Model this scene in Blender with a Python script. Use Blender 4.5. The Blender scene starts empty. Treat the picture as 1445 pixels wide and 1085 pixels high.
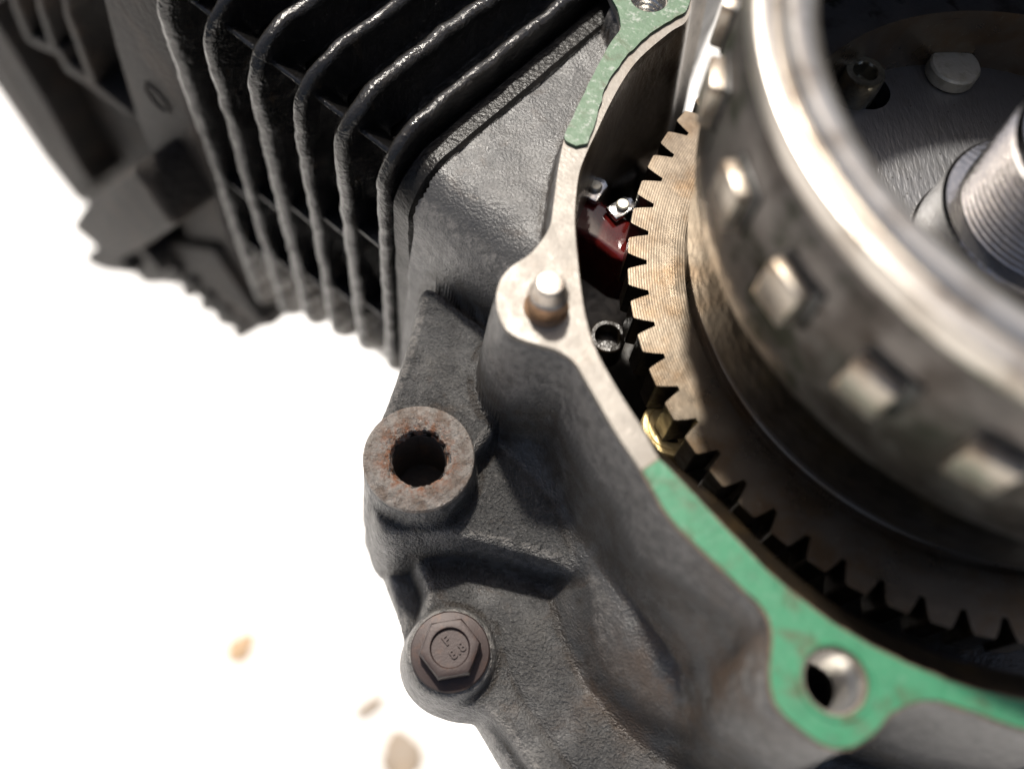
import bpy, bmesh, math, random
import numpy as np
from mathutils import Vector, Matrix, noise

random.seed(4)
S = 0.001                                   # everything below is authored in millimetres
sc = bpy.context.scene
col = sc.collection

# ------------------------------------------------------------------ camera
# solved from the gear's teeth and the basket's rim (1445 x 1085 frame)
F, CX, CY = 1249.79, 722.5, 542.5
Rcv = np.array([[0.99875, 0.0, 0.049979], [0.021117, -0.906353, -0.421993], [0.045299, 0.422522, -0.90522]])
Tcv = np.array([98.1, -20.652, 188.64])
CAM = -Rcv.T @ Tcv
cam_d = bpy.data.cameras.new('camera'); cam = bpy.data.objects.new('camera', cam_d); col.objects.link(cam)
Rb = Rcv.T @ np.diag([1, -1, -1])
M4 = Matrix([[*Rb[0], CAM[0]*S], [*Rb[1], CAM[1]*S], [*Rb[2], CAM[2]*S], [0, 0, 0, 1]])
cam.matrix_world = M4
cam_d.sensor_fit = 'HORIZONTAL'; cam_d.sensor_width = 36.0; cam_d.lens = 36.0*F/1445
cam_d.clip_start = 0.005; cam_d.clip_end = 60
cam_d.dof.use_dof = True; cam_d.dof.focus_distance = 0.192; cam_d.dof.aperture_fstop = 5.4
sc.camera = cam

# ------------------------------------------------------------------ light
SUN_AZ = Vector((-0.13, 0.53, 1.0)).normalized()       # towards the sun
wd = bpy.data.worlds.new('World'); sc.world = wd; wd.use_nodes = True
nt = wd.node_tree; nt.nodes.clear()
sky = nt.nodes.new('ShaderNodeTexSky'); sky.sky_type = 'NISHITA'; sky.sun_disc = False
sky.sun_elevation = math.asin(SUN_AZ.z); sky.sun_rotation = math.atan2(SUN_AZ.x, SUN_AZ.y)
sky.air_density = 1.0; sky.dust_density = 5.0; sky.ozone_density = 0.6
bg = nt.nodes.new('ShaderNodeBackground'); bg.inputs['Strength'].default_value = 0.08
wo = nt.nodes.new('ShaderNodeOutputWorld')
nt.links.new(sky.outputs[0], bg.inputs[0]); nt.links.new(bg.outputs[0], wo.inputs[0])
sun_d = bpy.data.lights.new('sun', 'SUN'); sun_d.energy = 4.6; sun_d.angle = math.radians(3.5); sun_d.color = (1.0, 0.95, 0.87)
sun = bpy.data.objects.new('sun', sun_d); col.objects.link(sun)
sun.rotation_euler = SUN_AZ.to_track_quat('Z', 'Y').to_euler(); sun.location = (0, 0.5, 1.2)
sc.view_settings.view_transform = 'Standard'; sc.view_settings.look = 'None'
sc.view_settings.exposure = 0.5; sc.view_settings.gamma = 1.0; sc.view_settings.use_curve_mapping = False
sc.cycles.use_denoising = True
sc.cycles.max_bounces = 8

# ------------------------------------------------------------------ helpers
def ray(x, y):
    return Rcv.T @ np.array([(x-CX)/F, (y-CY)/F, 1.0])
def at(x, y, z):                             # where a sight line meets the level z
    d = ray(x, y); return CAM + d*(z-CAM[2])/d[2]
AX = np.array([-.75071, .66063, 0.0])        # cylinder axis, from crankcase to head
UX = np.array([.66063, .75071, 0.0])         # across the cylinder
def on_u(x, y, u0):                          # where a sight line meets a plane across the cylinder
    d = ray(x, y); return CAM + d*((u0-CAM@UX)/(d@UX))
def su(s, u, z):
    return AX*s + UX*u + np.array([0, 0, z])
def pts_at(px, z):
    return [at(x, y, z) for x, y in px]
def smooth(px, n=5, closed=True):            # Catmull-Rom through the given points
    P = [np.array(p, float) for p in px]; out = []; m = len(P)
    rng = range(m) if closed else range(m-1)
    for i in rng:
        g = (lambda k: P[k % m]) if closed else (lambda k: P[min(max(k, 0), m-1)])
        a, b, c, d = g(i-1), g(i), g(i+1), g(i+2)
        for k in range(n):
            t = k/n
            out.append(.5*((2*b)+(-a+c)*t+(2*a-5*b+4*c-d)*t*t+(-a+3*b-3*c+d)*t**3))
    if not closed: out.append(P[-1])
    return out
def nz(p, sc_=1.0, seed=0.0):
    return noise.noise(Vector((p[0]*sc_+seed, p[1]*sc_-seed, p[2]*sc_+seed*.7)))

def mk(name, verts, faces, mat, parent=None, sharp=35, smooth_=True):
    """one mesh object; verts in world millimetres"""
    me = bpy.data.meshes.new(name)
    off = np.array(parent['_o']) if parent is not None else np.zeros(3)
    V = (np.asarray(verts, float).reshape(-1, 3) - off)*S
    me.from_pydata([tuple(v) for v in V], [], [tuple(int(i) for i in f) for f in faces])
    me.validate(); me.update()
    o = bpy.data.objects.new(name, me); col.objects.link(o)
    for m in (mat if isinstance(mat, (list, tuple)) else [mat]): me.materials.append(m)
    if smooth_:
        me.polygons.foreach_set('use_smooth', [True]*len(me.polygons))
        if sharp: me.set_sharp_from_angle(angle=math.radians(sharp))
    if parent is not None: o.parent = parent; o['_o'] = parent['_o']
    else: o['_o'] = [0.0, 0.0, 0.0]
    return o
def thing(name, label, cat, loc=(0, 0, 0), group=None):
    o = bpy.data.objects.new(name, None); col.objects.link(o)
    o.empty_display_size = .01
    o.location = Vector(loc)*S; o['_o'] = [float(c) for c in loc]
    return tag(o, label, cat, group)
def tag(o, label, cat, group=None):
    o['label'] = label; o['category'] = cat
    if group: o['group'] = group
    return o
def fix(o):                                  # normals outward
    bm = bmesh.new(); bm.from_mesh(o.data); bmesh.ops.recalc_face_normals(bm, faces=bm.faces); bm.to_mesh(o.data); bm.free(); return o

def lathe(prof, c, n=64, wob=0.0, seed=0, a0=0, a1=2*math.pi, fn=None):
    """turn (r, z) pairs round the vertical through c"""
    V = []; Fc = []; full = abs(a1-a0-2*math.pi) < 1e-6; m = n if full else n+1
    for i in range(m):
        a = a0+(a1-a0)*i/n
        for j, (r, z) in enumerate(prof):
            if fn: r, z = fn(r, z, a, j)
            if wob: r += wob*nz((math.cos(a)*3, math.sin(a)*3, z*.5), 1.3, seed+j*.01)
            V.append((c[0]+r*math.cos(a), c[1]+r*math.sin(a), c[2]+z))
    k = len(prof)
    for i in range(n):
        i2 = (i+1) % m
        for j in range(k-1):
            Fc.append((i*k+j, i2*k+j, i2*k+j+1, i*k+j+1))
    return V, Fc
def plate(loops, z0, z1, bev=0.0):
    """flat plate with holes: loops of (x, y), first the outline; returns verts, faces"""
    bm = bmesh.new(); es = []; rings = []
    for L in loops:
        vs = [bm.verts.new((p[0], p[1], z1)) for p in L]
        rings.append(vs)
        es += [bm.edges.new((vs[i], vs[(i+1) % len(vs)])) for i in range(len(vs))]
    r = bmesh.ops.triangle_fill(bm, use_beauty=True, use_dissolve=False, edges=es)
    for L, vs in zip(loops, rings):
        lo = [bm.verts.new((p[0], p[1], z0)) for p in L]; n = len(L)
        for i in range(n): bm.faces.new((vs[i], vs[(i+1) % n], lo[(i+1) % n], lo[i]))
    bmesh.ops.recalc_face_normals(bm, faces=bm.faces)
    if sum(f.normal.z for f in bm.faces if abs(f.normal.z) > .9) < 0: bmesh.ops.reverse_faces(bm, faces=bm.faces)
    bm.verts.index_update()
    V = [tuple(v.co) for v in bm.verts]; Fc = [[v.index for v in f.verts] for f in bm.faces]; bm.free()
    return V, Fc
def solid(poly, ext, bev=0.6, seg=2):
    """3-D polygon pushed along ext, bevelled"""
    bm = bmesh.new(); n = len(poly); ext = np.array(ext)
    a = [bm.verts.new(tuple(p)) for p in poly]; b = [bm.verts.new(tuple(np.array(p)+ext)) for p in poly]
    bm.faces.new(a); bm.faces.new(b[::-1])
    for i in range(n): bm.faces.new((a[(i+1) % n], a[i], b[i], b[(i+1) % n]))
    bmesh.ops.recalc_face_normals(bm, faces=bm.faces)
    if bev: bmesh.ops.bevel(bm, geom=list(bm.edges), offset=bev, segments=seg, profile=.5, affect='EDGES', clamp_overlap=True)
    bm.verts.index_update()
    V = [tuple(v.co) for v in bm.verts]; Fc = [[v.index for v in f.verts] for f in bm.faces]; bm.free()
    return V, Fc
def box(c, ax, half, bev=.5):
    ax = [np.array(a, float)/np.linalg.norm(a) for a in ax]; c = np.array(c, float)
    q = [c-ax[2]*half[2]+ax[0]*half[0]*i+ax[1]*half[1]*j for i, j in ((-1, -1), (1, -1), (1, 1), (-1, 1))]
    return solid(q, ax[2]*2*half[2], bev)
def circle(c, r, n=48):
    return [(c[0]+r*math.cos(2*math.pi*i/n), c[1]+r*math.sin(2*math.pi*i/n)) for i in range(n)]

# ------------------------------------------------------------------ materials
class Mat:
    def __init__(s, name, color, rough=.5, metal=0.0, spec=.5):
        s.m = bpy.data.materials.new(name); s.m.use_nodes = True; s.t = s.m.node_tree; s.n = s.t.nodes
        s.b = s.n['Principled BSDF']
        s.b.inputs['Base Color'].default_value = (*color, 1); s.b.inputs['Roughness'].default_value = rough
        s.b.inputs['Metallic'].default_value = metal; s.b.inputs['Specular IOR Level'].default_value = spec
        s.tc = s.n.new('ShaderNodeTexCoord'); s.col = None; s.h = None
    def L(s, a, b): s.t.links.new(a, b)
    def noise(s, per_mm, detail=4, rough=.6, stretch=None, dist=0.0):
        v = s.tc.outputs['Object']
        if stretch is not None:
            mp = s.n.new('ShaderNodeMapping'); mp.inputs['Scale'].default_value = stretch; s.L(v, mp.inputs[0]); v = mp.outputs[0]
        n = s.n.new('ShaderNodeTexNoise'); n.inputs['Scale'].default_value = per_mm*1000; n.inputs['Detail'].default_value = detail
        n.inputs['Roughness'].default_value = rough; n.inputs['Distortion'].default_value = dist; s.L(v, n.inputs['Vector']); return n.outputs['Fac']
    def vor(s, per_mm, rnd=1.0):
        n = s.n.new('ShaderNodeTexVoronoi'); n.inputs['Scale'].default_value = per_mm*1000; n.inputs['Randomness'].default_value = rnd
        s.L(s.tc.outputs['Object'], n.inputs['Vector']); return n.outputs['Distance']
    def rings(s, per_mm):                    # lathe marks round the object's own axis
        x = s.n.new('ShaderNodeSeparateXYZ'); s.L(s.tc.outputs['Object'], x.inputs[0])
        cb = s.n.new('ShaderNodeCombineXYZ'); s.L(x.outputs[0], cb.inputs[0]); s.L(x.outputs[1], cb.inputs[1])
        ln = s.n.new('ShaderNodeVectorMath'); ln.operation = 'LENGTH'; s.L(cb.outputs[0], ln.inputs[0])
        return s.math('SINE', s.math('MULTIPLY', ln.outputs['Value'], per_mm*1000*2*math.pi))
    def math(s, op, a, b=None, c=None):
        n = s.n.new('ShaderNodeMath'); n.operation = op
        for i, v in enumerate((a, b, c)):
            if v is None: continue
            if isinstance(v, (int, float)): n.inputs[i].default_value = v
            else: s.L(v, n.inputs[i])
        return n.outputs[0]
    def ramp(s, fac, lo, hi, a=0.0, b=1.0):
        n = s.n.new('ShaderNodeMapRange'); n.inputs[1].default_value = lo; n.inputs[2].default_value = hi
        n.inputs[3].default_value = a; n.inputs[4].default_value = b; n.interpolation_type = 'SMOOTHSTEP'; s.L(fac, n.inputs[0]); return n.outputs[0]
    def attr(s, name):
        n = s.n.new('ShaderNodeAttribute'); n.attribute_name = name; return n.outputs['Fac']
    def tint(s, fac, color, amt=1.0):        # lay another colour over by fac
        n = s.n.new('ShaderNodeMix'); n.data_type = 'RGBA'
        if amt != 1.0: fac = s.math('MULTIPLY', fac, amt)
        s.L(fac, n.inputs[0])
        if s.col is None: n.inputs[6].default_value = s.b.inputs['Base Color'].default_value
        else: s.L(s.col, n.inputs[6])
        n.inputs[7].default_value = (*color, 1); s.col = n.outputs[2]; s.L(s.col, s.b.inputs['Base Color']); return s
    def add_h(s, v, k):
        v = s.math('MULTIPLY', v, k)
        s.h = v if s.h is None else s.math('ADD', s.h, v); return s
    def bump(s, mm=1.0, strength=1.0):       # heights were given in mm
        n = s.n.new('ShaderNodeBump'); n.inputs['Strength'].default_value = strength; n.inputs['Distance'].default_value = mm*S
        s.L(s.h, n.inputs['Height']); s.L(n.outputs[0], s.b.inputs['Normal']); return s
    def rough(s, v): s.L(v, s.b.inputs['Roughness']); return s
    def metal(s, v): s.L(v, s.b.inputs['Metallic']); return s

def cast_paint():
    m = Mat('crankcase_paint', (.048, .047, .0465), .35, 0, .6)
    g = m.math('MULTIPLY', m.attr('grain'), m.ramp(m.noise(.07, 3), .3, .6, .45, 1.0))                      # where the casting was left sandy
    fine = m.noise(1.55, 3, .6); mid = m.noise(.45, 3, .6); big = m.noise(.05, 5, .6)
    m.tint(m.ramp(big, .45, .7), (.085, .081, .076), .8)
    m.tint(m.ramp(m.noise(.12, 6, .65, None, .6), .56, .72), (.048, .036, .028), .7)
    m.tint(m.math('MULTIPLY', m.ramp(fine, .56, .72), m.ramp(g, 0, 1, .08, 1)), (.15, .145, .14), .8); m.tint(m.math('MULTIPLY', m.ramp(fine, .46, .34), m.ramp(g, 0, 1, .1, 1)), (.012, .0115, .011), .5)
    m.tint(m.ramp(m.vor(.22), .045, .02), (.25, .22, .18), .5)
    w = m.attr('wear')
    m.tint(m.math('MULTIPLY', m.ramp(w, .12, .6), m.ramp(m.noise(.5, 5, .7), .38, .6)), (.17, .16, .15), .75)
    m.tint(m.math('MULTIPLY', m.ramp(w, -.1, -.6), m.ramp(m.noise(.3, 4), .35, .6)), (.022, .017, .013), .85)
    m.tint(m.math('MULTIPLY', m.attr('stain'), m.ramp(m.noise(.12, 6, .65), .38, .6)), (.070, .042, .024), .7)
    m.tint(m.ramp(m.noise(.9, 6, .75, (.3, 1, 1)), .70, .76), (.20, .19, .18), .5)
    amp = m.ramp(g, 0, 1, .12, 1.0)
    m.add_h(m.math('MULTIPLY', fine, amp), 2.1); m.add_h(m.math('MULTIPLY', mid, m.math('MULTIPLY', amp, g)), .9); m.add_h(m.noise(.12, 2), .25)
    m.bump(1.0, .9)
    m.rough(m.ramp(m.noise(.3, 4), .3, .7, .30, .46))
    return m.m
def fin_paint():
    m = Mat('fin_paint', (.0055, .0052, .0050), .2, 0, .5)
    m.tint(m.ramp(m.noise(.2, 5, .65), .58, .75), (.028, .020, .013), .9)
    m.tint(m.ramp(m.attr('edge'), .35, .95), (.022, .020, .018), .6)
    m.add_h(m.noise(1.3, 3, .6), .22); m.add_h(m.noise(.3, 3, .6, None, .8), .5); m.bump(1, .9)
    m.rough(m.ramp(m.noise(.3, 4), .3, .7, .10, .24)); return m.m
def head_paint():
    m = Mat('head_paint', (.018, .0155, .014), .6, 0, .12)
    m.tint(m.ramp(m.noise(.06, 5), .45, .7), (.036, .026, .020), .9); m.add_h(m.noise(.5, 4, .6), 1.4); m.bump(1, 1.0); return m.m
def machined():
    m = Mat('machined_aluminium', (.205, .183, .157), .5, .2, .5)
    m.tint(m.ramp(m.noise(.12, 5, .65), .5, .72), (.17, .14, .108), .8); m.tint(m.ramp(m.noise(.6, 4), .62, .75), (.29, .27, .24), .6)
    m.add_h(m.noise(1.2, 4), .12); m.bump(1, .6); m.rough(m.ramp(m.noise(.25, 4), .3, .7, .35, .55)); return m.m
def gasket_green(name, c, wear):
    m = Mat(name, c, .5, 0, .4)
    m.tint(m.ramp(m.noise(.25, 5, .65), .45, .75), tuple(x*.7 for x in c), .7)
    m.tint(m.ramp(m.noise(.7, 5, .7), .52, .68), (.25, .28, .24), wear)
    m.tint(m.ramp(m.noise(.13, 5, .65, None, 1.0), .51, .68), (.06, .06, .03), .7); m.tint(m.ramp(m.noise(.8, 4, .7, (1, .15, 1)), .62, .7), tuple(min(1, x*1.5) for x in c), .45); m.tint(m.ramp(m.vor(.3), .07, .03), (.03, .025, .02), .8)
    m.add_h(m.noise(1.0, 3), .2); m.bump(1, .5); m.rough(m.ramp(m.noise(.4, 3), .3, .7, .38, .6)); return m.m
def gear_steel():
    m = Mat('gear_steel', (.175, .142, .106), .36, .8, .5)
    m.tint(m.ramp(m.noise(.10, 5, .6), .42, .70), (.15, .095, .05), .8); m.tint(m.ramp(m.noise(.9, 3), .62, .75), (.30, .26, .21), .5)
    r = m.rings(1.8); m.add_h(r, .0045); m.add_h(m.noise(.5, 3), .06); m.bump(1, .8)
    m.rough(m.ramp(m.noise(.14, 4), .35, .7, .27, .38)); return m.m
def oily(name='oily_casting', c=(.030, .022, .015)):
    m = Mat(name, c, .28, .1, .5)
    m.tint(m.ramp(m.noise(.12, 4), .45, .7), (.03, .019, .008), .8); m.add_h(m.noise(.35, 3), .5); m.bump(1, .5); return m.m
def inner_metal():
    m = Mat('inner_casting', (.20, .165, .125), .36, .6, .5)
    m.tint(m.ramp(m.noise(.08, 4), .4, .65), (.07, .05, .03), .9); m.add_h(m.noise(.6, 4), .35); m.bump(1, .6); return m.m
def drum_metal():
    m = Mat('drum_aluminium', (.125, .112, .102), .38, .65, .5)
    m.tint(m.ramp(m.noise(.06, 5, .6), .48, .62), (.045, .035, .028), .85)
    m.tint(m.ramp(m.noise(.13, 4, .6, None, .5), .60, .68), (.03, .02, .013), .8)
    m.tint(m.ramp(m.noise(.05, 5, .65), .53, .62), (.020, .023, .011), .9)
    m.add_h(m.noise(.4, 4), .25); m.bump(1, .6); m.rough(m.ramp(m.noise(.1, 4), .3, .7, .3, .55)); return m.m
def simple(name, c, rough, metal, spot=None, amt=.6, per=.3, h=.15, spec=.5):
    m = Mat(name, c, rough, metal, spec)
    if spot: m.tint(m.ramp(m.noise(per, 5, .65), .45, .68), spot, amt)
    m.add_h(m.noise(max(per*3, .8), 3), h); m.bump(1, .6); return m.m
def radius_of(m):
    x = m.n.new('ShaderNodeSeparateXYZ'); m.L(m.tc.outputs['Object'], x.inputs[0])
    return m.math('MULTIPLY', m.math('SQRT', m.math('ADD', m.math('MULTIPLY', x.outputs[0], x.outputs[0]), m.math('MULTIPLY', x.outputs[1], x.outputs[1]))), 1000)
def rust():
    m = Mat('rusty_steel', (.30, .275, .25), .38, .5, .5)
    m.tint(m.ramp(m.noise(.35, 6, .7), .42, .62), (.155, .115, .09), .8); m.tint(m.math('MULTIPLY', m.ramp(m.noise(.55, 6, .75), .42, .62), m.ramp(radius_of(m), 10.5, 6.2, .12, 1)), (.24, .085, .03), .9); m.tint(m.ramp(m.noise(.8, 5, .7), .58, .7), (.07, .045, .035), .8)
    m.tint(m.ramp(m.noise(.6, 5, .7, None, .4), .62, .7), (.55, .50, .46), .7)
    r = m.rings(.55); m.add_h(r, .05); m.add_h(m.noise(.8, 5, .7), 1.6); m.bump(1, 1.0); m.rough(m.ramp(m.noise(.5, 3), .3, .7, .3, .6)); return m.m
def bolt_brown():
    m = Mat('bolt_oxide', (.030, .0195, .018), .5, .25, .4)
    m.tint(m.ramp(m.noise(.35, 6, .65), .5, .7), (.055, .029, .020), .7); m.tint(m.ramp(m.noise(1.0, 4), .62, .72), (.085, .065, .058), .4)
    m.add_h(m.noise(2.2, 3), .07); m.bump(1, .6); return m.m
def hub_steel():
    m = Mat('hub_steel', (.20, .20, .205), .36, .85, .5)
    m.tint(m.ramp(m.vor(.35), .10, .05), (.05, .045, .04), .8); m.tint(m.ramp(m.noise(.12, 4), .5, .75), (.16, .155, .15), .7)
    m.add_h(m.noise(1.2, 3, .6, (1, .25, 1)), .16); m.bump(1, .7); return m.m
def ground_mat():
    m = Mat('pale_concrete', (.80, .785, .76), .85, 0, .3)
    m.tint(m.ramp(m.noise(.006, 5, .6), .5, .75), (.74, .72, .69), .6); m.add_h(m.noise(.25, 5, .6), .8); m.bump(1, .4); return m.m
PAINT, FIN, HEAD, MACH = cast_paint(), fin_paint(), head_paint(), machined()
GREEN = gasket_green('gasket_paper', (.032, .165, .082), .12); GREEN2 = gasket_green('gasket_paper_worn_sheen', (.085, .145, .085), 1.0)  # second green: speckled wear, and surface sheen put into a paler colour
FOOT = simple('foot_paint', (.009, .0085, .008), .3, 0, (.02, .017, .015), .6, .3, .5, .2)
GEAR, OIL, INNER, DRUM = gear_steel(), oily('oily_casting', (.012, .009, .006)), inner_metal(), drum_metal()
RUST, BOLT, HUB, GROUND = rust(), bolt_brown(), hub_steel(), ground_mat()
RIM = simple('rim_aluminium', (.55, .51, .46), .30, .85, (.20, .155, .115), .7, .10, .1)
STEEL = simple('turned_steel', (.46, .45, .44), .15, 1.0, None)
STUD = simple('stud_steel', (.40, .355, .30), .32, .7, (.19, .125, .07), .8, .22)
ZINC = simple('zinc_plated', (.50, .48, .41), .4, .6, (.30, .27, .19), .6, .4)
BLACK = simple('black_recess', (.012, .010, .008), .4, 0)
RED = simple('oily_red_plastic', (.075, .006, .005), .06, 0, (.02, .003, .003), .6, .1, .05, .6)
BRASS = simple('oily_bronze', (.70, .54, .26), .35, .7, (.45, .32, .13), .6, .2)
LEAF = simple('dry_leaf', (.42, .29, .17), .7, 0, (.22, .13, .07), .7, .05)
SPECK = simple('dark_litter', (.26, .215, .17), .8, 0, (.28, .2, .12), .7, .05)

# ------------------------------------------------------------------ ground
ZG = -1050.0; ZB = -300.0        # ground level, underside of the engine
V, Fc = [], []
n = 40
for i in range(n+1):
    for j in range(n+1):
        x = (i/n-.5); y = (j/n-.5)
        x = 9000*x*abs(x)*2-200; y = 9000*y*abs(y)*2
        V.append((x, y, ZG+.8*nz((x, y, 0), .02)))
for i in range(n):
    for j in range(n): Fc.append((i*(n+1)+j, (i+1)*(n+1)+j, (i+1)*(n+1)+j+1, i*(n+1)+j+1))
g = mk('ground', V, Fc, GROUND, sharp=0); g['kind'] = 'structure'
del g['_o']

# ------------------------------------------------------------------ crankcase
ZF = 14.0                                    # gasket face level
outer_up = [(846, -70), (850, -35), (862, 0), (872, 21), (874, 45), (858, 69), (838, 107), (817, 149), (799, 187), (792, 215), (786, 250), (781, 290), (775, 322),
            (751, 356), (720, 378), (704, 401), (701, 431), (711, 460), (731, 476), (761, 486), (787, 494), (810, 510), (826, 535), (845, 568), (870, 611), (906, 665)]
outer_lo = [(945, 731), (1007, 793), (1052, 836), (1076, 860), (1087, 885), (1088, 915), (1085, 952), (1094, 994), (1128, 1028), (1166, 1052), (1201, 1052), (1232, 1032), (1256, 1004),
            (1291, 990), (1319, 988), (1360, 1000), (1445, 1028), (1560, 1052)]
inner_lo = [(1560, 1013), (1445, 990), (1360, 970), (1301, 947), (1239, 919), (1180, 885), (1128, 847), (1083, 809), (1031, 757), (986, 709), (955, 677)]
inner_up = [(929, 646), (907, 606), (875, 556), (841, 495), (828, 455), (821, 419), (815, 367), (811, 320), (812, 285), (817, 245), (828, 215), (841, 188), (858, 152), (879, 114), (903, 82), (945, 46),
            (967, 32), (975, 10), (976, -20), (985, -45), (1010, -70)]
def sm(px, n=4): return smooth(px, n, False)
flange_px = sm(outer_up + outer_lo) + sm(inner_lo + inner_up)
flange = [p[:2] for p in pts_at(flange_px, ZF)]
inner_line = [p for p in pts_at(sm(inner_lo + inner_up), ZF)]
BOSS = at(591, 646, -20); BOLTC = at(635, 915, -33); HOLE1 = at(1176, 961, ZF); HOLE2 = at(915, 2, ZF); DOW = at(771, 434, ZF)

X0, X1, Y0, Y1, H = -152.0, 32.0, -116.0, 82.0, .62
gx = np.arange(X0, X1, H); gy = np.arange(Y0, Y1, H)
GX, GY = np.meshgrid(gx, gy, indexing='ij'); PX, PY = GX.ravel(), GY.ravel()
def sdist(poly):
    P = np.array([q[:2] for q in poly], float); d = np.full(PX.shape, 1e18); ins = np.zeros(PX.shape, bool); n = len(P)
    for i in range(n):
        a = P[i]; b = P[(i+1) % n]; e = b-a; wx = PX-a[0]; wy = PY-a[1]
        t = np.clip((wx*e[0]+wy*e[1])/max(e@e, 1e-9), 0, 1); dx = wx-e[0]*t; dy = wy-e[1]*t
        d = np.minimum(d, dx*dx+dy*dy)
        c1 = (a[1] <= PY) != (b[1] <= PY)
        with np.errstate(divide='ignore', invalid='ignore'):
            xi = a[0]+(PY-a[1])*e[0]/np.where(e[1] == 0, 1e-9, e[1])
        ins ^= c1 & (PX < xi)
    return np.where(ins, -np.sqrt(d), np.sqrt(d))
def sp(d, r):
    x = np.clip((d-1.1*r)/r, -40, 40); return np.where(x > 30, d-1.1*r, r*np.log1p(np.exp(x)))
layers = []                                   # (height, grain)
def layer(px, z, slope, r, grain, poly=None, tilt=None):
    d = sdist(poly if poly is not None else pts_at(smooth(px, 4), z))
    top = z if tilt is None else z + tilt[0]*(PX-tilt[2]) + tilt[1]*(PY-tilt[3])
    layers.append((top-slope*sp(d, r), grain)); return d
d_fl = layer(None, ZF-.7, 12, .5, .15, flange)
# deck that carries the cylinder, its top rolled over into the side
deck = [su(125, -66.5, 0), su(125, 70, 0), su(20, 70, 0), su(40, -20, 0), su(52, -52, 0), su(64, -66.5, 0)]
d0 = sdist(deck); RHO = 13.0; q = np.clip(d0+RHO, 0, RHO*.97)
layers.append((5.0-.02*(PX+90)-(RHO-np.sqrt(RHO*RHO-q*q))-11*np.maximum(d0+RHO*.03, 0), .16))
# bounce-blocking lower body, then the shoulder below the dowel, running into the wall
layer([(1000, 900), (1000, 1300), (1600, 1300), (1600, 900)], -42, 6, .6, .3)  # lower body beyond the flange, raised to block light bounced off the ground
layer([(735, 470), (760, 490), (810, 515), (852, 590), (910, 690), (980, 790), (1050, 880), (1075, 950), (1110, 1010), (1180, 1030), (1240, 985), (1300, 965), (1420, 985), (1420, 960), (1150, 860), (900, 640), (810, 440), (775, 420), (740, 430)], 4, 5.5, 1.8, .1)
layer([(722, 590), (765, 632), (815, 700), (852, 790), (885, 880), (935, 950), (1000, 1000), (1060, 1040), (1100, 1010), (1000, 840), (880, 680), (790, 540), (720, 520)], -22, 2.6, 2.2, .25)
layer([(806, 775), (830, 840), (846, 910), (885, 972), (945, 1018), (1010, 1060), (1080, 1105), (1080, 960), (930, 760), (830, 690)], -31, 5.0, 1.3, .4)
# arm and boss
layer([(601, 405), (650, 436), (700, 478), (712, 560), (690, 612), (668, 640), (650, 690), (600, 715), (548, 700), (522, 665), (520, 632), (545, 575), (565, 520), (585, 455)], -21.6, 9, .45, 1.0)
layer(None, -20.6, 14, .3, .6, [BOSS + 11.6*np.array([math.cos(t), math.sin(t), 0]) for t in np.linspace(0, 2*math.pi, 48, endpoint=False)])
# sandy shield-shaped face beside the boss
layer([(640, 600), (700, 612), (770, 650), (830, 760), (852, 835), (800, 800), (735, 777), (660, 758), (590, 752), (545, 752), (527, 720), (530, 680)], -29, 9.0, .5, 1.0)
# lower face with the bolt, its pad, and the stepped recess at its edge
layer([(592, 770), (604, 830), (597, 872), (584, 905), (582, 940), (600, 974), (638, 992), (676, 998), (706, 1022), (752, 1085), (800, 1150), (900, 1190), (1010, 1130), (960, 1000), (870, 850), (800, 770), (700, 740)], -42, 5.5, .4, .75)
layer(None, -37.6, 8.0, .4, .5, [BOLTC + 9.2*np.array([math.cos(t), math.sin(t), 0]) for t in np.linspace(0, 2*math.pi, 40, endpoint=False)])
layer([(536, 745), (545, 800), (562, 860), (583, 925), (640, 950), (660, 800), (600, 740)], -53, 7, .35, .4)
layer([(665, 980), (676, 1006), (697, 1042), (730, 1095), (800, 1190), (950, 1200), (900, 1000), (650, 900)], -47, 6, .35, .3)
Hs = np.stack([l[0] for l in layers]); Gs = np.array([l[1] for l in layers])[:, None]
K = 1.15; mx = Hs.max(0); W = np.exp((Hs-mx)/K); Z = mx + K*np.log(W.sum(0)); Z -= np.clip((Z-mx)*.25, 0, .5)
GR = (W*Gs).sum(0)/W.sum(0)
# a shallow wavy channel in the wall and a scratch-like seam on the lower face
def groove(px, z, depth, width):
    global Z
    L = pts_at(smooth(px, 5, False), z); d = np.full(PX.shape, 1e9)
    for a, b in zip(L[:-1], L[1:]):
        e = b[:2]-a[:2]; t = np.clip(((PX-a[0])*e[0]+(PY-a[1])*e[1])/(e@e), 0, 1)
        d = np.minimum(d, np.hypot(PX-a[0]-e[0]*t, PY-a[1]-e[1]*t))
    Z = Z - depth*np.exp(-(d/width)**2)
groove([(615, 800), (680, 812), (740, 822), (800, 835)], -42, 2.2, 2.6)
groove([(700, 880), (712, 930), (735, 985), (780, 1050), (810, 1090)], -42, .9, 1.0)
groove([(812, 860), (822, 920), (850, 975), (895, 1018), (945, 1048)], -42, 1.8, 2.0)
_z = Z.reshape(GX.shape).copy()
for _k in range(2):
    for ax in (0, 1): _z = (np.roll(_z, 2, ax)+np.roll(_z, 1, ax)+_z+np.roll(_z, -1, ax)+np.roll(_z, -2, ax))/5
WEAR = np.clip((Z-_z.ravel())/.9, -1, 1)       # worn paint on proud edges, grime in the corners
_p = at(1000, 940, -8); STAIN = np.exp(-(((PX-_p[0])/17)**2+((PY-_p[1])/13)**2))
lown = np.array([nz((x, y, 0), .09)*.55 + nz((x, y, 3), .3)*.16 for x, y in zip(PX, PY)])
finen = np.array([nz((x, y, 9), .75)*.5 + nz((x, y, 5), 1.1)*.35 for x, y in zip(PX, PY)])
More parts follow.
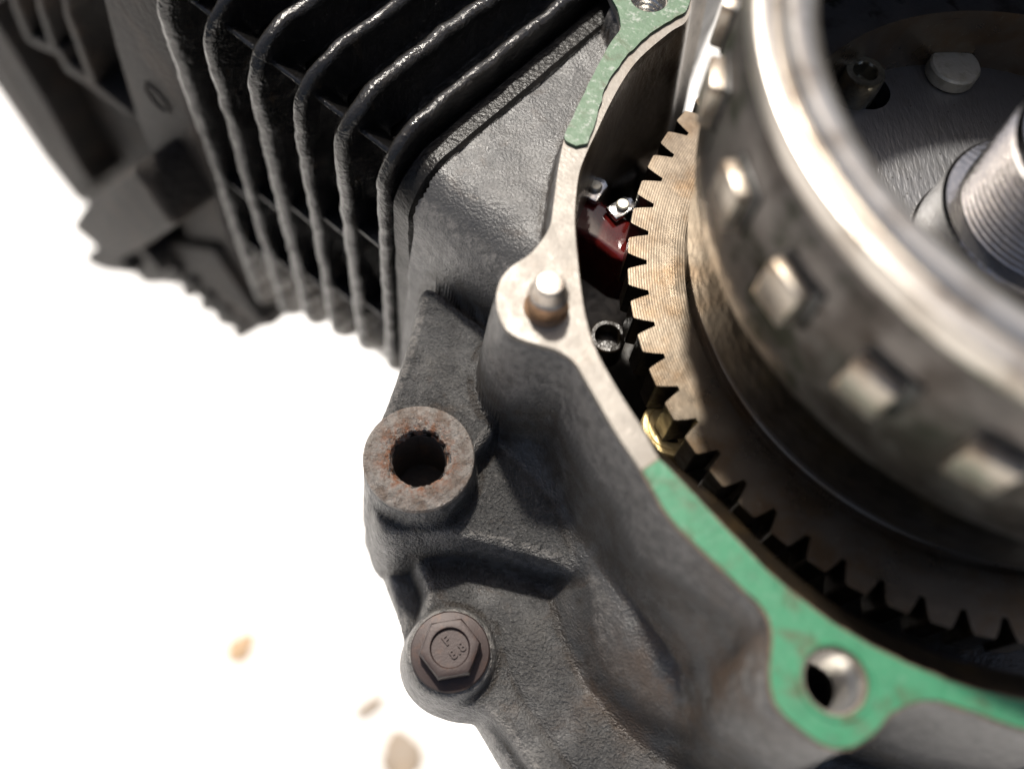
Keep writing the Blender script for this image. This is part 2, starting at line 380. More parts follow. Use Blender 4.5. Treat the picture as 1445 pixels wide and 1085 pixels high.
Z = Z + lown*np.clip(1.2-np.exp(-(np.maximum(d_fl, 0)/2)**2), .1, 1) + finen*.32*np.clip(GR, .05, 1)
# keep what is casting: not the cavity, not the bores, not the air outside, not the cylinder
Sax = PX*AX[0]+PY*AX[1]
d_in = sdist([*(p[:2] for p in inner_line), (60, 160), (120, 60), (120, -90), (40, -95)])
zcut = -54.5-8*np.clip((PY+62)/14, 0, 1)-30*np.clip((PY+18)/16, 0, 1)-50*np.clip((PX+72)/8, 0, 1)
NX, NY = GX.shape; Zg = Z.reshape(NX, NY); inb = (Zg > zcut.reshape(NX, NY)); dil = inb.copy()
for a in (-1, 0, 1):
    for b in (-1, 0, 1): dil |= np.roll(np.roll(inb, a, 0), b, 1)
# the cut edge follows the level line, not the grid
g0, g1 = np.gradient(Zg, H); gm = np.maximum(np.hypot(g0, g1), .5).ravel(); bel = dil.ravel() & ~inb.ravel()
step = np.clip((zcut-Z)/gm, 0, 1.5*H); PX = np.where(bel, PX+step*g0.ravel()/gm, PX); PY = np.where(bel, PY+step*g1.ravel()/gm, PY); Z = np.where(bel, zcut, Z)
keep = (d_in > .9) & dil.ravel() & (Sax < 100.6-.06*(Z-10)) & (PX < 30)
for c, r in ((BOSS, 6.2), (HOLE1, 4.4), (HOLE2, 3.6)): keep &= np.hypot(PX-c[0], PY-c[1]) > r
idx = np.full(NX*NY, -1); K2 = keep.reshape(NX, NY)
cell = K2[:-1, :-1] & K2[1:, :-1] & K2[1:, 1:] & K2[:-1, 1:]
ii, jj = np.nonzero(cell); base = ii*NY+jj
quads = np.stack([base, base+NY, base+NY+1, base+1], 1)
used = np.unique(quads); idx[used] = np.arange(len(used))
V = np.stack([PX[used], PY[used], Z[used]], 1); Fq = idx[quads].tolist(); grain = GR[used].tolist()
# carry the outer rim of the sheet down to the ground as the case's far side
from collections import Counter
ec = Counter()
for f in Fq:
    for k in range(4): a, b = f[k], f[(k+1) % 4]; ec[(a, b)] += 1
V = V.tolist(); low = {}
def lowv(a):
    if a not in low:                         # tuck in under the lug, then straight down
        x, y, z = V[a]; c = (-35.0, -5.0); low[a] = len(V)
        for k, zz in ((.02, z-2.5), (.16, z-5), (.26, z-12), (.34, ZB)): V.append([x+(c[0]-x)*k, y+(c[1]-y)*k, zz]); grain.append(.2)
    return low[a]
for (a, b) in list(ec):
    if (b, a) not in ec and min(V[a][2], V[b][2]) < -30 and d_in[used[a]] > 8:
        la, lb = lowv(a), lowv(b); Fq.append((b, a, la, lb))
        for k in range(3): Fq.append((lb+k, la+k, la+k+1, lb+k+1))
CASE = thing('crankcase', 'dark grey cast crankcase with bare gasket face, mounting arm and bolt lug', 'engine case', (-100, -20, ZB))
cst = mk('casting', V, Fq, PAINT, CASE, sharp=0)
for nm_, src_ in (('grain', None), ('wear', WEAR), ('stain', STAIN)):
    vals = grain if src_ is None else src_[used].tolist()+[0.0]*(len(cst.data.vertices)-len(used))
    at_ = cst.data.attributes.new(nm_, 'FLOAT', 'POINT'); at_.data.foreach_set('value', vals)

V2, F2 = box((0, 0, (ZG+ZB)/2), [(1, 0, 0), (0, 1, 0), (0, 0, 1)], (60, 50, (ZB-ZG)/2), 3)
o = mk('engine_stand', V2, F2, simple('stand_wood', (.25, .17, .10), .7, 0, (.16, .10, .06), .6, .05)); o['kind'] = 'structure'
V, Fc = plate([flange, circle(HOLE1, 4.7)[::-1], circle(HOLE2, 4.0)[::-1]], ZF-1.6, ZF)
mk('machined_face', V, Fc, MACH, CASE, sharp=30)
def bore(name, c, r, top, depth, mat, parent, thread=True):
    prof = [(r, top)]
    z = top-.4
    if thread:
        prof = [(r+.5, top+.02), (r, top-.6)]; z = top-2.0
        while z > top-depth: prof += [(r, z), (r-.6, z-.6), (r, z-1.2)]; z -= 1.3
    prof += [(r, top-depth)] + ([] if thread else [(0.01, top-depth-.2)])
    V, Fc = lathe(prof, (c[0], c[1], 0), 40); return mk(name, V, Fc, mat, parent, sharp=50)
THR = simple('thread_aluminium', (.62, .60, .57), .25, .9)
for c_, r_ in ((HOLE1, 4.7), (HOLE2, 4.0)):
    th_ = bore('threaded_hole', c_, r_, ZF, 10, THR, CASE)
    V2, F2 = lathe([(r_+.02, ZF-10.2), (r_, ZF-30), (.01, ZF-30)], (c_[0], c_[1], 0), 32); mk('hole_bottom', V2, F2, BLACK, th_)
bore('boss_bore', BOSS, 6.25, -20.9, 26, BLACK, CASE, False)
# cavity wall with the ledge it has along its lower run
P = np.array(inner_line); cen = np.array([0., 0.])
rows = [[], [], [], [], []]
for p in P:
    v = cen-p[:2]; v = v/np.linalg.norm(v); ang = math.degrees(math.atan2(p[1], p[0])) % 360
    k = min(max((ang-206)/14, 0), 1)
    up = min(max((150-ang)/20, 0), 1)
    ins = .15 + 4.6*k
    rows[0].append((*p[:2], ZF-.02)); q = p[:2]+v*.5; rows[1].append((*q, ZF-1.2-3*k))
    q = p[:2]+v*(ins+.4); rows[2].append((*q, ZF-1.5-3.4*k)); q = p[:2]+v*(ins+.9); rows[3].append((*q, ZF-6)); q = p[:2]+v*(ins+1.5+6*up); rows[4].append((*q, -46))
V = [v for r in rows for v in r]; n = len(P)
Fc = [(r*n+i, r*n+i+1, (r+1)*n+i+1, (r+1)*n+i) for r in range(4) for i in range(n-1)]
cw = mk('cavity_wall', V, Fc, [INNER, OIL], CASE, sharp=60)
for q_ in cw.data.polygons:
    if (q_.index % (n-1)) < 46: q_.material_index = 1        # soaked lower run
V, Fc = plate([[(p[0]*1.03, p[1]*1.03) for p in inner_line] + [(40, 95), (95, 60), (95, -60), (40, -95)]], -50, -46)
mk('cavity_floor', V, Fc, OIL, CASE)

# ------------------------------------------------------------------ gasket remnants
gl_out = sm([(906, 665)] + outer_lo, 5); gl_in = sm(inner_lo + [(929, 650)], 5)
edge = lambda L, k: [(p[0]+k*nz((p[0], p[1], 0), .08), p[1]+k*nz((p[0], p[1], 5), .08)) for p in L]
lo = [p[:2] for p in pts_at(edge(gl_out, 1.2), ZF) + pts_at(edge(gl_in, 1.5), ZF)]
def offset(L, d):
    A = np.array(L); t = np.roll(A, -1, 0)-np.roll(A, 1, 0); t /= np.linalg.norm(t, axis=1)[:, None]+1e-9
    nn = np.stack([t[:, 1], -t[:, 0]], 1); x, y = A.T; ar = (x*np.roll(y, -1)-y*np.roll(x, -1)).sum()
    return [tuple(a+b*(d+.22*nz((a[0], a[1], 2), .6))*(1 if ar > 0 else -1)) for a, b in zip(A, nn)]
RESID = simple('gasket_residue', (.11, .07, .04), .6, 0, (.05, .035, .02), .6, .4)
V, Fc = plate([lo, circle(HOLE1, 5.25)[::-1]], ZF+.01, ZF+.75)
o = mk('gasket', V, Fc, GREEN, sharp=30); tag(o, 'bright green paper gasket around the threaded hole at lower right', 'gasket', 'torn gasket pieces')
V, Fc = plate([offset(lo, .32), circle(HOLE1, 5.0)[::-1]], ZF+.004, ZF+.45); mk('residue_edge', V, Fc, RESID, o)
V, Fc = lathe([(5.3, .74), (5.45, .98), (5.9, 1.0), (6.3, .74)], (HOLE1[0], HOLE1[1], ZF), 64); mk('pressed_ring', V, Fc, GREEN, o)
gu_in = sm([(829, 206), (842, 168), (852, 130), (872, 98), (898, 68), (930, 42), (952, 30), (968, 18), (974, 0), (976, -20), (985, -45), (1010, -70)], 5)
gu_out = sm([(846, -70), (850, -35), (862, 0), (872, 21), (874, 45), (858, 69), (838, 107), (817, 149), (799, 187), (797, 200), (812, 209)], 5)
up = [p[:2] for p in pts_at(edge(gu_out, 1.2), ZF) + pts_at(edge(gu_in, 1.6), ZF)]
V, Fc = plate([up, circle(HOLE2, 4.3)[::-1]], ZF+.01, ZF+.8)
o = mk('gasket', V, Fc, GREEN2, sharp=30); tag(o, 'pale worn green gasket strip with torn end near the cooling fins', 'gasket', 'torn gasket pieces')

# ------------------------------------------------------------------ dowel, bush, bolt
DT = thing('dowel_pin', 'short brown dowel pin with shiny tip on the bare gasket face', 'pin', DOW)
V, Fc = lathe([(4.3, .02), (4.2, .5), (3.8, .8), (3.8, 4.6), (3.65, 5.0)], DOW, 48, .12, 3); mk('collar', V, Fc, simple('dowel_rust', (.34, .20, .11), .45, .6, (.12, .07, .04), .7, .3, .3), DT)
V, Fc = lathe([(3.65, 5.0), (3.2, 5.5), (3.0, 6.3), (2.8, 8.2), (2.3, 8.9), (1.4, 9.1), (.01, 9.15)], DOW, 48); mk('tip', V, Fc, simple('dowel_steel', (.50, .45, .40), .4, .8, (.3, .22, .15), .6, .3), DT)

BT = thing('mounting_bush', 'rusty steel bush ring around the open hole of the mounting boss', 'bush', BOSS)
def chip(r, z, a, j):
    p = (math.cos(a)*5, math.sin(a)*5, z*.3)
    if j >= 4: r += .9*max(0, nz(p, .75, 2.3)+.12) + .25*nz(p, 2.2, 5)
    if j in (2, 3): z += .12*nz(p, 1.5, j)
    if j == 4: z -= .5*max(0, nz(p, .9, 8))
    return r, z
prof = [(11.75, -1.2), (11.75, .35), (11.45, .62), (8.6, .66), (7.0, .5), (6.3, -.1), (6.05, -1.0), (5.7, -2.0)]
V, Fc = lathe(prof, BOSS, 144, .06, 7, fn=chip); mk('ring', V, Fc, RUST, BT, sharp=60)
V, Fc = lathe([(5.9, -1.9), (5.7, -2.2), (5.7, -20), (.01, -20)], BOSS, 64, .15, 4); mk('bore', V, Fc, simple('dark_bore', (.03, .025, .022), .6, .1, (.08, .04, .02), .5, .3, .6), BT)  # lining coloured dark below the rusty lip

BZ = -37.2; bc = np.array([BOLTC[0], BOLTC[1], BZ])
HT = thing('flange_bolt', 'brown oxidised hexagon flange bolt stamped 8.8 in the lower lug', 'bolt', bc)
V, Fc = lathe([(8.35, -.3), (8.4, .35), (8.1, .75), (6.6, 1.05), (5.6, 1.3)], bc, 72, .05, 2); mk('flange', V, Fc, BOLT, HT)
vx = at(596, 920, -31.6); hang = math.atan2(vx[1]-bc[1], vx[0]-bc[0])
def hexr(r, a, k):                            # hexagon radius at angle a, blended to a circle by k
    t = ((a-hang) % (math.pi/3)) - math.pi/6
    return (1-k)*r*math.cos(math.pi/6)/math.cos(t) + k*r*.985
rows = [(6.5, 1.0, 0), (6.5, 4.6, 0), (6.42, 5.0, .06), (6.05, 5.45, .35), (5.3, 5.6, .8), (4.25, 5.6, 1), (4.08, 5.45, 1), (4.0, 4.85, 1), (3.9, 4.72, 1), (.01, 4.72, 1)]
V, Fc = [], []; n = 96
for r, z, k in rows:
    for i in range(n):
        a = hang+2*math.pi*i/n; rr = hexr(r, a, k); V.append((bc[0]+rr*math.cos(a), bc[1]+rr*math.sin(a), bc[2]+z))
for j in range(len(rows)-1):
    for i in range(n): Fc.append((j*n+i, j*n+(i+1) % n, (j+1)*n+(i+1) % n, (j+1)*n+i))
hx = mk('hex_head', V, Fc, BOLT, HT, sharp=28)
def lettering(txt, px, size, ang, parent, mat, z, depth=.55):
    cu = bpy.data.curves.new('t', 'FONT'); cu.body = txt; cu.size = size; cu.extrude = depth/2; cu.align_x = 'CENTER'; cu.align_y = 'CENTER'; cu.bevel_depth = .05; cu.offset = .04
    cu.space_character = 1.15
    to = bpy.data.objects.new('t', cu); col.objects.link(to); bpy.context.view_layer.update()
    me = bpy.data.meshes.new_from_object(to.evaluated_get(bpy.context.evaluated_depsgraph_get()))
    bpy.data.objects.remove(to); p = at(*px, z); ca, sa = math.cos(ang), math.sin(ang)
    V = [(p[0]+v.co.x*ca-v.co.y*sa, p[1]+v.co.x*sa+v.co.y*ca, z+v.co.z) for v in me.vertices]
    return mk('lettering', V, [list(q.vertices) for q in me.polygons], mat, parent, smooth_=False)
lettering('F', (630, 904), 2.7, math.radians(40), hx, BOLT, bc[2]+4.78); lettering('8.8', (646, 918), 2.7, math.radians(42), hx, BOLT, bc[2]+4.78)

# ------------------------------------------------------------------ cylinder barrel
def rrect(u0, u1, z0, z1, r, step=1.3, rb=None):
    rb = rb or r; L = []
    def arc(cu, cz, rr, a, b):
        n = max(4, int(abs(b-a)*rr/step)); L.extend((cu+rr*math.cos(a+(b-a)*i/n), cz+rr*math.sin(a+(b-a)*i/n)) for i in range(n+1))
    arc(u0+r, z1-r, r, math.pi, math.pi/2); arc(u1-r, z1-r, r, math.pi/2, 0); arc(u1-rb, z0+rb, rb, 0, -math.pi/2); arc(u0+rb, z0+rb, rb, -math.pi/2, -math.pi)
    D = []                                    # resample the straight runs
    for i in range(len(L)):
        a = np.array(L[i]); b = np.array(L[(i+1) % len(L)]); m = max(1, int(np.linalg.norm(b-a)/step))
        D += [tuple(a+(b-a)*k/m) for k in range(m)]
    return D
LEAN = .075
def fin(name, s0, th, u0, u1, z0, z1, r, depth, mat, parent, amp=.45, seed=0.0, rb=None, lean=LEAN):
    O = rrect(u0, u1, z0, z1, r, 1.3, rb); n = len(O); c = np.array([(u0+u1)/2, (z0+z1)/2])
    prof = [(-depth, -th*.62), (-depth*.5, -th*.55), (-2.2, -th*.5), (-.8, -th*.40), (0, -th*.16), (0, th*.16), (-.8, th*.40), (-2.2, th*.5), (-depth*.5, th*.55), (-depth, th*.62)]
    V, E = [], []
    for i in range(n):
        a = np.array(O[i-1]); b = np.array(O[(i+1) % n]); t = b-a; t = t/np.linalg.norm(t); nrm = np.array([-t[1], t[0]])
        if nrm@(np.array(O[i])-c) < 0: nrm = -nrm
        for k, (dn, ds) in enumerate(prof):
            q = np.array(O[i])+nrm*dn
            w = 1 if abs(dn) < 3 else .5
            e1 = amp*nz((q[0], q[1], seed), .16)*1.6 + amp*.35*nz((q[0], q[1], seed+ds), .8)
            e2 = amp*.9*nz((q[0], q[1], seed+9+ds*.3), .22) + amp*.3*nz((q[0], q[1], seed+4+ds), .9)
            if abs(dn) < 1: e2 -= 1.1*max(0, nz((q[0], q[1], seed+2), .42)-.32)
            q = q + nrm*e2*w
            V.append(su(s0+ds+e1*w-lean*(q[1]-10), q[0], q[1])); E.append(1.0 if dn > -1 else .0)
    k = len(prof)
    Fc = [(i*k+j, ((i+1) % n)*k+j, ((i+1) % n)*k+j+1, i*k+j+1) for i in range(n) for j in range(k-1)]
    o = mk(name, V, Fc, mat, parent, sharp=0); fix(o)
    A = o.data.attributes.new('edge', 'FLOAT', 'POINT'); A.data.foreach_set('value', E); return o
BAR = thing('cylinder_barrel', 'glossy black finned engine cylinder bolted to the crankcase', 'cylinder', su(140, 0, -75))
FS = [(108.5, -112), (121.5, -116), (135, -124), (149.5, -134), (164.5, -147), (181, -160)]
for k, (s0, zb) in enumerate(FS):
    fin('fin', s0, (3.6, 4.2, 3.5, 4.0, 3.4, 3.8)[k], -68.5, 70, zb, 13.5, 15, 14.5, FIN, BAR, .42, k*7.3, 18)
# smooth inner body between the fins, and the foot flange on the crankcase
def prism(name, O, s0, s1, mat, parent, lean=LEAN, inset=.8):
    n = len(O); V, Fc = [], []; c = np.mean(np.array(O), 0)
    for s, f in ((s0, 1-inset/60), (s0+inset, 1), (s1-inset, 1), (s1, 1-inset/60)):
        for (u, z) in O: V.append(su(s-lean*(z-10)+.25*nz((u, z, s), .2), c[0]+(u-c[0])*f+.3*nz((u, z, 1), .15), c[1]+(z-c[1])*f))
    for j in range(3): Fc += [(j*n+i, j*n+(i+1) % n, (j+1)*n+(i+1) % n, (j+1)*n+i) for i in range(n)]
    V.append(su(s0-lean*(c[1]-10), c[0], c[1])); V.append(su(s1-lean*(c[1]-10), c[0], c[1])); a, b = len(V)-2, len(V)-1
    Fc += [(a, (i+1) % n, i) for i in range(n)] + [(b, 3*n+i, 3*n+(i+1) % n) for i in range(n)]
    return fix(mk(name, V, Fc, mat, parent, sharp=40))
prism('barrel_wall', rrect(-55, 58, -150, .5, 12, 2.5), 100, 186, FIN, BAR)
prism('foot_flange', rrect(-67, 68, -112, 6.5, 13, 1.5), 100.4, 106.5, FOOT, BAR, .06)
for k in range(5):
    sa, sb = FS[k][0], FS[k+1][0]; m = (sa+sb)/2; h = (sb-sa)/2-1.0
    for (u, z, dz) in ((-65.5, 4.0, 0), (-65.8, -30-9*k, 0), (-65.8, -70-8*k, 0)):
        if z < FS[k][1]+14: continue
        uu = u if z < 0 else -63.5
        c = su(m-LEAN*(z-10), uu+4, z if z < 0 else 2.5); rad_ = UX if z < 0 else UX-np.array([0, 0, 1.0]); tan_ = np.array([0, 0, 1.0]) if z < 0 else UX+np.array([0, 0, 1.0])
        V, Fc = box(c, [AX, rad_, tan_], (h+.4, 4.6, .6), .4)
        o = mk('rib', V, Fc, FIN, BAR); A = o.data.attributes.new('edge', 'FLOAT', 'POINT'); A.data.foreach_set('value', [.2]*len(o.data.vertices))

# ------------------------------------------------------------------ cylinder head
HD = thing('head_casting', 'dull dark cylinder head with thick side band and hanging bracket', 'cylinder head', su(260, 0, -80))
def slab(name, px, u0, thick, bev=1.0, mat=HEAD, parent=HD):
    V, Fc = solid([on_u(x, y, u0) for x, y in px], UX*thick, bev, 3); return mk(name, V, Fc, mat, parent, sharp=40)
slab('side_band', [(128, -60), (158, 60), (190, 165), (240, 285), (268, 345), (330, 445), (352, 468), (384, 462), (318, 320), (262, 130), (238, 40), (222, -60)], -67, 60, 2.2)
slab('recess_wall', [(-20, -40), (-10, 60), (120, 290), (270, 420), (300, 380), (200, 180), (140, -60)], -40, 14, 1.0)
for (a, b, c, d) in (((80, -40), (88, 20), (126, 122), 9), ((42, -40), (50, 10), (70, 72), 9), ((6, -40), (14, 8), (34, 56), 9)):
    L = [a, b, c]; slab('head_fin', [(a[0], a[1]), (b[0], b[1]), (c[0], c[1]), (c[0]+d, c[1]-2), (b[0]+d, b[1]-2), (a[0]+d, a[1])], -64, 30, 1.2)
slab('recess_lip', [(34, 58), (55, 70), (80, 80), (92, 102), (120, 120), (150, 143), (184, 168), (186, 160), (152, 134), (122, 110), (96, 92), (84, 70), (58, 60), (37, 50)], -64, 24, 1.0)
slab('lower_rail', [(-30, 20), (0, 74), (60, 175), (118, 270), (112, 288), (60, 222), (0, 132), (-30, 90)], -56, 30, 2.0)
slab('lower_rail', [(-20, 10), (0, 42), (60, 140), (112, 236), (130, 262), (124, 268), (104, 246), (52, 158), (-8, 60), (-20, 40)], -60, 30, 1.5)
BR = slab('bracket', [(99, 320), (112, 300), (150, 262), (186, 238), (206, 262), (246, 322), (200, 352), (160, 372), (135, 350)], -84, 30, 3.0)
slab('bracket_foot', [(118, 362), (134, 352), (175, 374), (186, 388), (150, 384), (128, 376)], -80, 16, 1.5)
def knob(px, u0, r, L, mat=HEAD):
    c = on_u(*px, u0); n = 32; V, Fc = [], []
    pr = [(.01, 0), (r*.86, 0), (r, L*.1), (r, L)]
    for i in range(n):
        a = 2*math.pi*i/n
        for rr, l in pr: V.append(c+UX*l+AX*rr*math.cos(a)+np.array([0, 0, rr*math.sin(a)]))
    k = len(pr); Fc = [(i*k+j, ((i+1) % n)*k+j, ((i+1) % n)*k+j+1, i*k+j+1) for i in range(n) for j in range(k-1)]
    return fix(mk('knob', V, Fc, mat, HD, sharp=40))
knob((208, 366), -80, 8.5, 30)
slab('clamp_plate', [(226, 340), (300, 352), (352, 430), (372, 458), (352, 474), (318, 462), (262, 402), (206, 404), (186, 386)], -71, 22, 2.5)
for k in range(5):
    x, y = 236+24*k, 383+19*k
    slab('clamp_ridge', [(x, y-8), (x+14, y), (x+16, y+16), (x+6, y+22), (x-6, y+12)], -75+k*.6, 20, 2.0)
for px, r in (((222, 138), 5.0), ((258, 226), 6.5)):          # cast marks on the band
    c = on_u(*px, -67); n = 28; V, Fc = [], []
    pr = [(r, .2), (r-.25, -.7), (r-.9, -.7), (r-1.1, .2)]
    for i in range(n):
        a = 2*math.pi*i/n
        for rr, l in pr: V.append(c+UX*l+AX*rr*math.cos(a)*1.15+np.array([0, 0, rr*math.sin(a)]))
    k = len(pr); Fc = [(i*k+j, ((i+1) % n)*k+j, ((i+1) % n)*k+j+1, i*k+j+1) for i in range(n) for j in range(k-1)]
    fix(mk('cast_mark', V, Fc, HEAD, HD, sharp=40))

# ------------------------------------------------------------------ clutch basket with its gear
BK = thing('clutch_basket', 'clutch basket with oily steel ring gear, studded grey drum and bright rim', 'clutch', (0, 0, -46))
N = 59; PH = 2.550575; RR, RT = 69.8, 73.9
def gear_outline():
    L = []
    for i in range(N):
        a = PH+2*math.pi*i/N; p = 2*math.pi/N    # a is the middle of a gap
        for (t, r) in ((-.065, RR), (.065, RR), (.15, RR+2.0), (.235, RT-.35), (.28, RT), (.72, RT), (.765, RT-.35), (.85, RR+2.0)):
            L.append((r*math.cos(a+t*p), r*math.sin(a+t*p)))
    return L
O = gear_outline(); V, Fc = plate([O, circle((0, 0), 61.9, 236)[::-1]], -11, 0)
gr = mk('gear', V, Fc, [GEAR, OIL], BK, sharp=25)
for p in gr.data.polygons:
    if abs(p.normal.z) < .5: p.material_index = 1  # tooth flanks: shade between the teeth put into colour along with the oil
V, Fc = lathe([(62.2, -1.9), (61.6, -2.0), (59.8, -2.0), (59.6, -.3), (59.2, 0), (56.6, 0), (56.3, .4), (55.0, .6), (52.5, 1.5), (51, 4), (51, 27)], (0, 0, 0), 160)
mk('gear_web', V, Fc, GEAR, BK, sharp=30)
def drumfn(r, z, a, j): return r+.18*nz((math.cos(a)*6, math.sin(a)*6, z*.1), 1.0), z
V, Fc = lathe([(51, 25), (60, 24.6), (64.6, 25.4), (66.0, 27.5), (66.4, 33), (66.6, 45), (66.3, 56.5), (65.7, 57.6), (65.4, 59.5), (65.6, 60.2)], (0, 0, 0), 180, fn=drumfn)
mk('drum', V, Fc, DRUM, BK, sharp=40)
V, Fc = lathe([(65.6, 60.2), (66.5, 61.0), (66.7, 63.4), (66.1, 64.8), (64.9, 65.2), (63.9, 64.9), (63.3, 63.6), (62.6, 63.4), (62.0, 64.3), (61.0, 65.4), (59.6, 65.5), (57.6, 64.8), (55.7, 62.9), (55.2, 60.5), (55.6, 58.0), (57.5, 56)], (0, 0, 0), 180)
mk('rim', V, Fc, RIM, BK, sharp=40)
V, Fc = lathe([(57.5, 56), (59, 54), (62.5, 50), (63, 16), (63, 8)], (0, 0, 0), 120); mk('drum_inside', V, Fc, OIL, BK, sharp=40)
# one stud, then copies round the drum
V, Fc = box((67.0, 0, 46), [(1, 0, .06), (0, 1, 0), (0, 0, 1)], (2.3, 3.8, 4.6), .65)
st0 = mk('stud', V, Fc, STUD, BK, sharp=50)
for k in range(23):
    o = st0 if k == 0 else st0.copy()
    if k: col.objects.link(o)
    o.rotation_euler = (0, 0, math.radians(-168.75+15.55*k))
V, Fc = box((66.2, 1.1, 47.3), [(1, 0, .06), (0, 1, 0), (0, 0, 1)], (.75, 4.6, 4.9), .3)  # black slab proud of the drum: slot opening and stud shadow in one
sl0 = mk('slot_shade', V, Fc, BLACK, BK, sharp=50)
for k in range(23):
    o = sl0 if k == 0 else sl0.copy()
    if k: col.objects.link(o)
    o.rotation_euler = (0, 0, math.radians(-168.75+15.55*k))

# hub seen inside
HB = thing('clutch_hub', 'dark steel hub plate inside the clutch basket', 'clutch hub', (0, 0, 4))
SCR, RIV, HOL = at(1222, 100, 19), at(1350, 90, 15.5), at(1452, 66, 12)
V, Fc = plate([circle((0, 0), 62.4, 128), circle(HOL, 6.0)[::-1], circle(at(1222, 128, 12), 5.4)[::-1]], 6, 12)
mk('hub_plate', V, Fc, HUB, HB, sharp=30)
for c, r in ((HOL, 6.05), (at(1222, 128, 12), 5.45)):  # the second, below the screw, is its shadow built as a black hole
    V, Fc = lathe([(r, 11.9), (r, 2), (.01, 1.9)], (c[0], c[1], 0), 36); mk('hole_or_shadow', V, Fc, BLACK, HB)
V, Fc = lathe([(60.4, 12.05), (60.2, 12.6), (59.7, 12.6), (59.5, 12.05)], (0, 0, 0), 128); mk('ring_edge', V, Fc, ZINC, HB)
RV = thing('rivet', 'round flat zinc plated rivet head on the hub plate', 'rivet', (RIV[0], RIV[1], 12))
V, Fc = lathe([(5.3, 0.05), (5.6, .4), (5.6, 2.9), (5.2, 3.4), (4.4, 3.5), (.01, 3.45)], (RIV[0], RIV[1], 12), 56); mk('head', V, Fc, ZINC, RV)
SK = thing('socket_screw', 'hexagon socket screw half hidden behind the bright rim', 'screw', (SCR[0], SCR[1], 12))
hexp = [(4.5, 0.0, 0), (4.5, 6.2, 0), (4.1, 6.9, 0), (2.75, 6.9, 0), (2.5, 6.5, 1), (2.5, 3.2, 1), (.01, 3.0, 0)]
def skf(r, z, a, j): return (r*math.cos(math.pi/6)/math.cos(((a-.3) % (math.pi/3))-math.pi/6)*1.08 if j in (4, 5) else r), z
V, Fc = lathe([(r, z) for r, z, _ in hexp], (SCR[0], SCR[1], 12), 72, fn=skf); mk('head', V, Fc, simple('screw_brass_zinc', (.30, .28, .22), .25, .9, (.10, .085, .06), .6, .3), SK)

SH = thing('clutch_shaft', 'turned steel shaft with fine thread rising from the hub', 'shaft', (0, 0, 12))
V, Fc = lathe([(19.6, .05), (19.6, 1.5), (19.2, 2.0), (19.0, 13.4), (18.4, 14.0), (15.8, 14.2)], (0, 0, 12), 128); mk('collar', V, Fc, STEEL, SH)
pr = [(15.1, 14.0)]; z = 14.6
while z < 31: pr += [(16.0, z), (16.0, z+.18), (15.1, z+.7), (15.1, z+.86)]; z += 1.42
pr += [(15.4, z), (14.6, z+1.2), (11.5, z+1.3), (11.0, z+.8), (11.0, z-20), (.01, z-20)]
V, Fc = lathe(pr, (0, 0, 12), 128); mk('thread', V, Fc, STEEL, SH, sharp=50)

# ------------------------------------------------------------------ things inside the cavity
RG = [at(x, y, -7) for x, y in ((800, 250), (818, 262), (860, 288), (890, 308), (903, 330), (900, 372), (872, 366), (838, 340), (800, 322))]
V, Fc = solid(RG, (0, 0, -18), 2.2, 4); o = mk('chain_guide', V, Fc, RED, sharp=45); tag(o, 'dark red oily plastic block between bare flange and gear teeth', 'guide')
def tab(px, z, ang, name, label):
    c = at(*px, z); d = np.array([math.cos(ang), math.sin(ang), 0]); e = np.array([-d[1], d[0], 0])
    t = thing(name, label, 'clip', c-np.array([0, 0, 4]), 'metal clips behind the red block')
    L = [c-d*3.2-e*2, c+d*2.2-e*2.2, c+d*3.4-e*.8, c+d*3.4+e*.8, c+d*2.2+e*2.2, c-d*3.2+e*2]
    V, Fc = solid(L, (0, 0, -1.4), .35); mk('leaf', V, Fc, STEEL, t)
    V, Fc = lathe([(1.5, 0), (1.5, 1.0), (1.2, 1.3), (.01, 1.4)], c, 24); mk('rivet', V, Fc, ZINC, t)
tab((878, 292), -5.2, math.radians(35), 'metal_clip', 'small shiny metal clip touching the gear teeth above the red block')
tab((840, 266), -5.2, math.radians(60), 'metal_clip', 'small shiny metal clip nearest the bare flange above the red block')
c = at(950, 602, -11.6)
V, Fc = lathe([(6.6, -10), (6.6, -.4), (6.3, 0), (5.4, 0), (5.3, -.15), (5.1, 0), (3.7, 0), (3.4, -.4), (3.4, -10)], c, 64); o = mk('bronze_bush', V, Fc, BRASS); tag(o, 'golden bronze bush below the gear teeth beside the bare flange', 'bush')
c = at(858, 474, -20)
V, Fc = lathe([(4.2, -8), (4.2, -.3), (3.9, 0), (3.1, 0), (2.8, -.4), (2.6, -4), (.01, -4)], c, 48); o = mk('oil_nozzle', V, Fc, OIL); tag(o, 'small black oily round nozzle beside the dowel flange', 'nozzle')
c = at(924, 222, -24)
V, Fc = lathe([(5.2, -10), (5.2, -.6), (4.6, 0), (1.8, .2), (.01, .2)], c, 48); o = mk('shaft_end', V, Fc, INNER); tag(o, 'dull grey shaft end in the dark behind the uppermost gear teeth', 'shaft')
c = at(865, 232, -26)
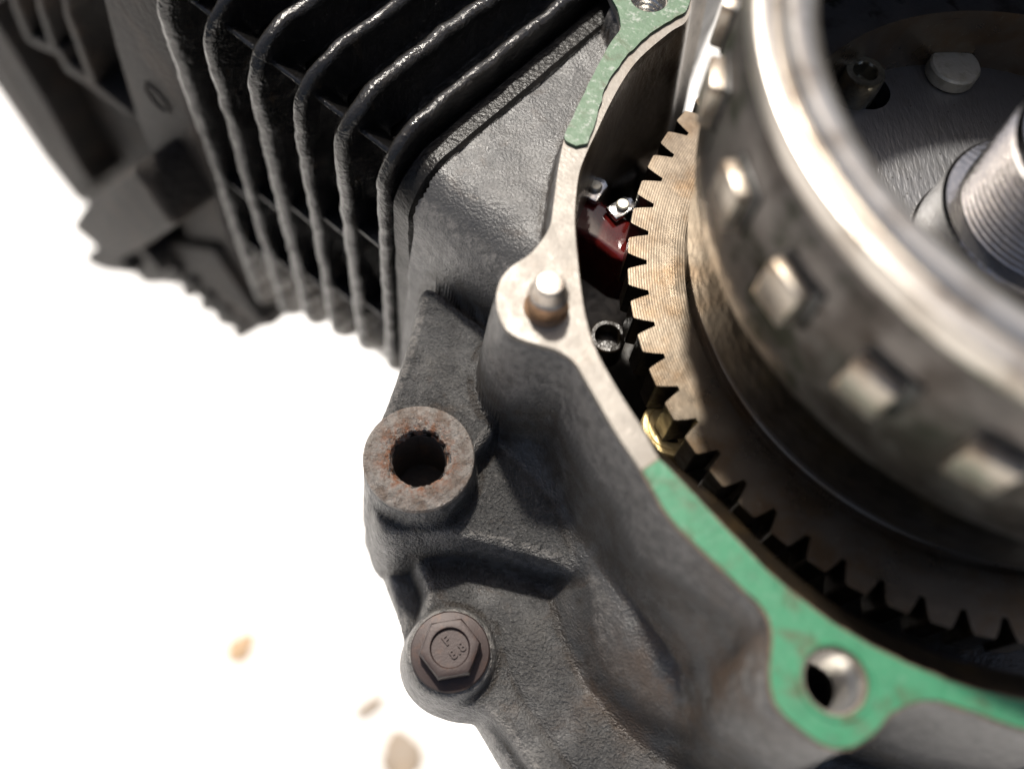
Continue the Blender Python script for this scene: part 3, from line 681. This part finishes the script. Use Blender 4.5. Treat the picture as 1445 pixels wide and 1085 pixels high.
V, Fc = lathe([(7.2, -10), (7.2, -.6), (6.6, 0), (4.4, .1), (4.0, -1.0), (.01, -1.0)], c, 48); o = mk('bearing_cup', V, Fc, OIL); tag(o, 'oily dark bearing cup below the torn end of the worn gasket', 'bearing')

# ------------------------------------------------------------------ litter on the ground
def leaf(px, L, Wd, ang, mat, name, label, cat, seed):
    c = at(*px, ZG); n = 14; V, Fc = [], []
    d = np.array([math.cos(ang), math.sin(ang), 0]); e = np.array([-d[1], d[0], 0])
    for i in range(n+1):
        t = i/n; w = Wd*math.sin(math.pi*t**.8)**.8*(1+.35*nz((t*4, seed, 0), 1)) + .2
        for s in (-1, 0, 1):
            V.append(c+d*L*(t-.5)+e*s*w+np.array([0, 0, 1.5+(abs(s)*2.5+1.5*nz((t*3, s, seed), 1))]))
    k = 3; m = len(V); V += [v-np.array([0, 0, .5]) for v in V]
    for i in range(n):
        for j in range(2): Fc += [(i*k+j, (i+1)*k+j, (i+1)*k+j+1, i*k+j+1), (m+i*k+j+1, m+(i+1)*k+j+1, m+(i+1)*k+j, m+i*k+j)]
        Fc += [(i*k, m+i*k, m+(i+1)*k, (i+1)*k), ((i+1)*k+2, m+(i+1)*k+2, m+i*k+2, i*k+2)]
    tag(mk(name, V, Fc, mat, sharp=0), label, cat, 'litter on the pale ground')
leaf((93, 793), 30, 5.2, .3, LEAF, 'dry_leaf', 'tiny tan leaf sliver alone at far left on the white ground', 'leaf', 1)
leaf((342, 912), 52, 18, .9, LEAF, 'dry_leaf', 'largest tan leaf on the white ground left of the bolt', 'leaf', 2)
leaf((321, 1016), 22, 7, 1.0, LEAF, 'dry_leaf', 'small tan leaf crumb below the largest leaf', 'leaf', 3)
leaf((524, 996), 52, 12, .6, SPECK, 'dry_leaf', 'greyish leaf scrap on the ground close to the bolt lug', 'leaf', 4)
leaf((566, 1062), 66, 30, 1.9, SPECK, 'dry_leaf', 'dark grey crumpled leaf at the bottom edge beside the crankcase', 'leaf', 5)
leaf((520, 948), 18, 4.5, .2, LEAF, 'dry_leaf', 'tiny pale leaf crumb just left of the bolt lug', 'leaf', 6)

for o in bpy.data.objects:
    if '_o' in o: del o['_o']
bpy.context.view_layer.update()
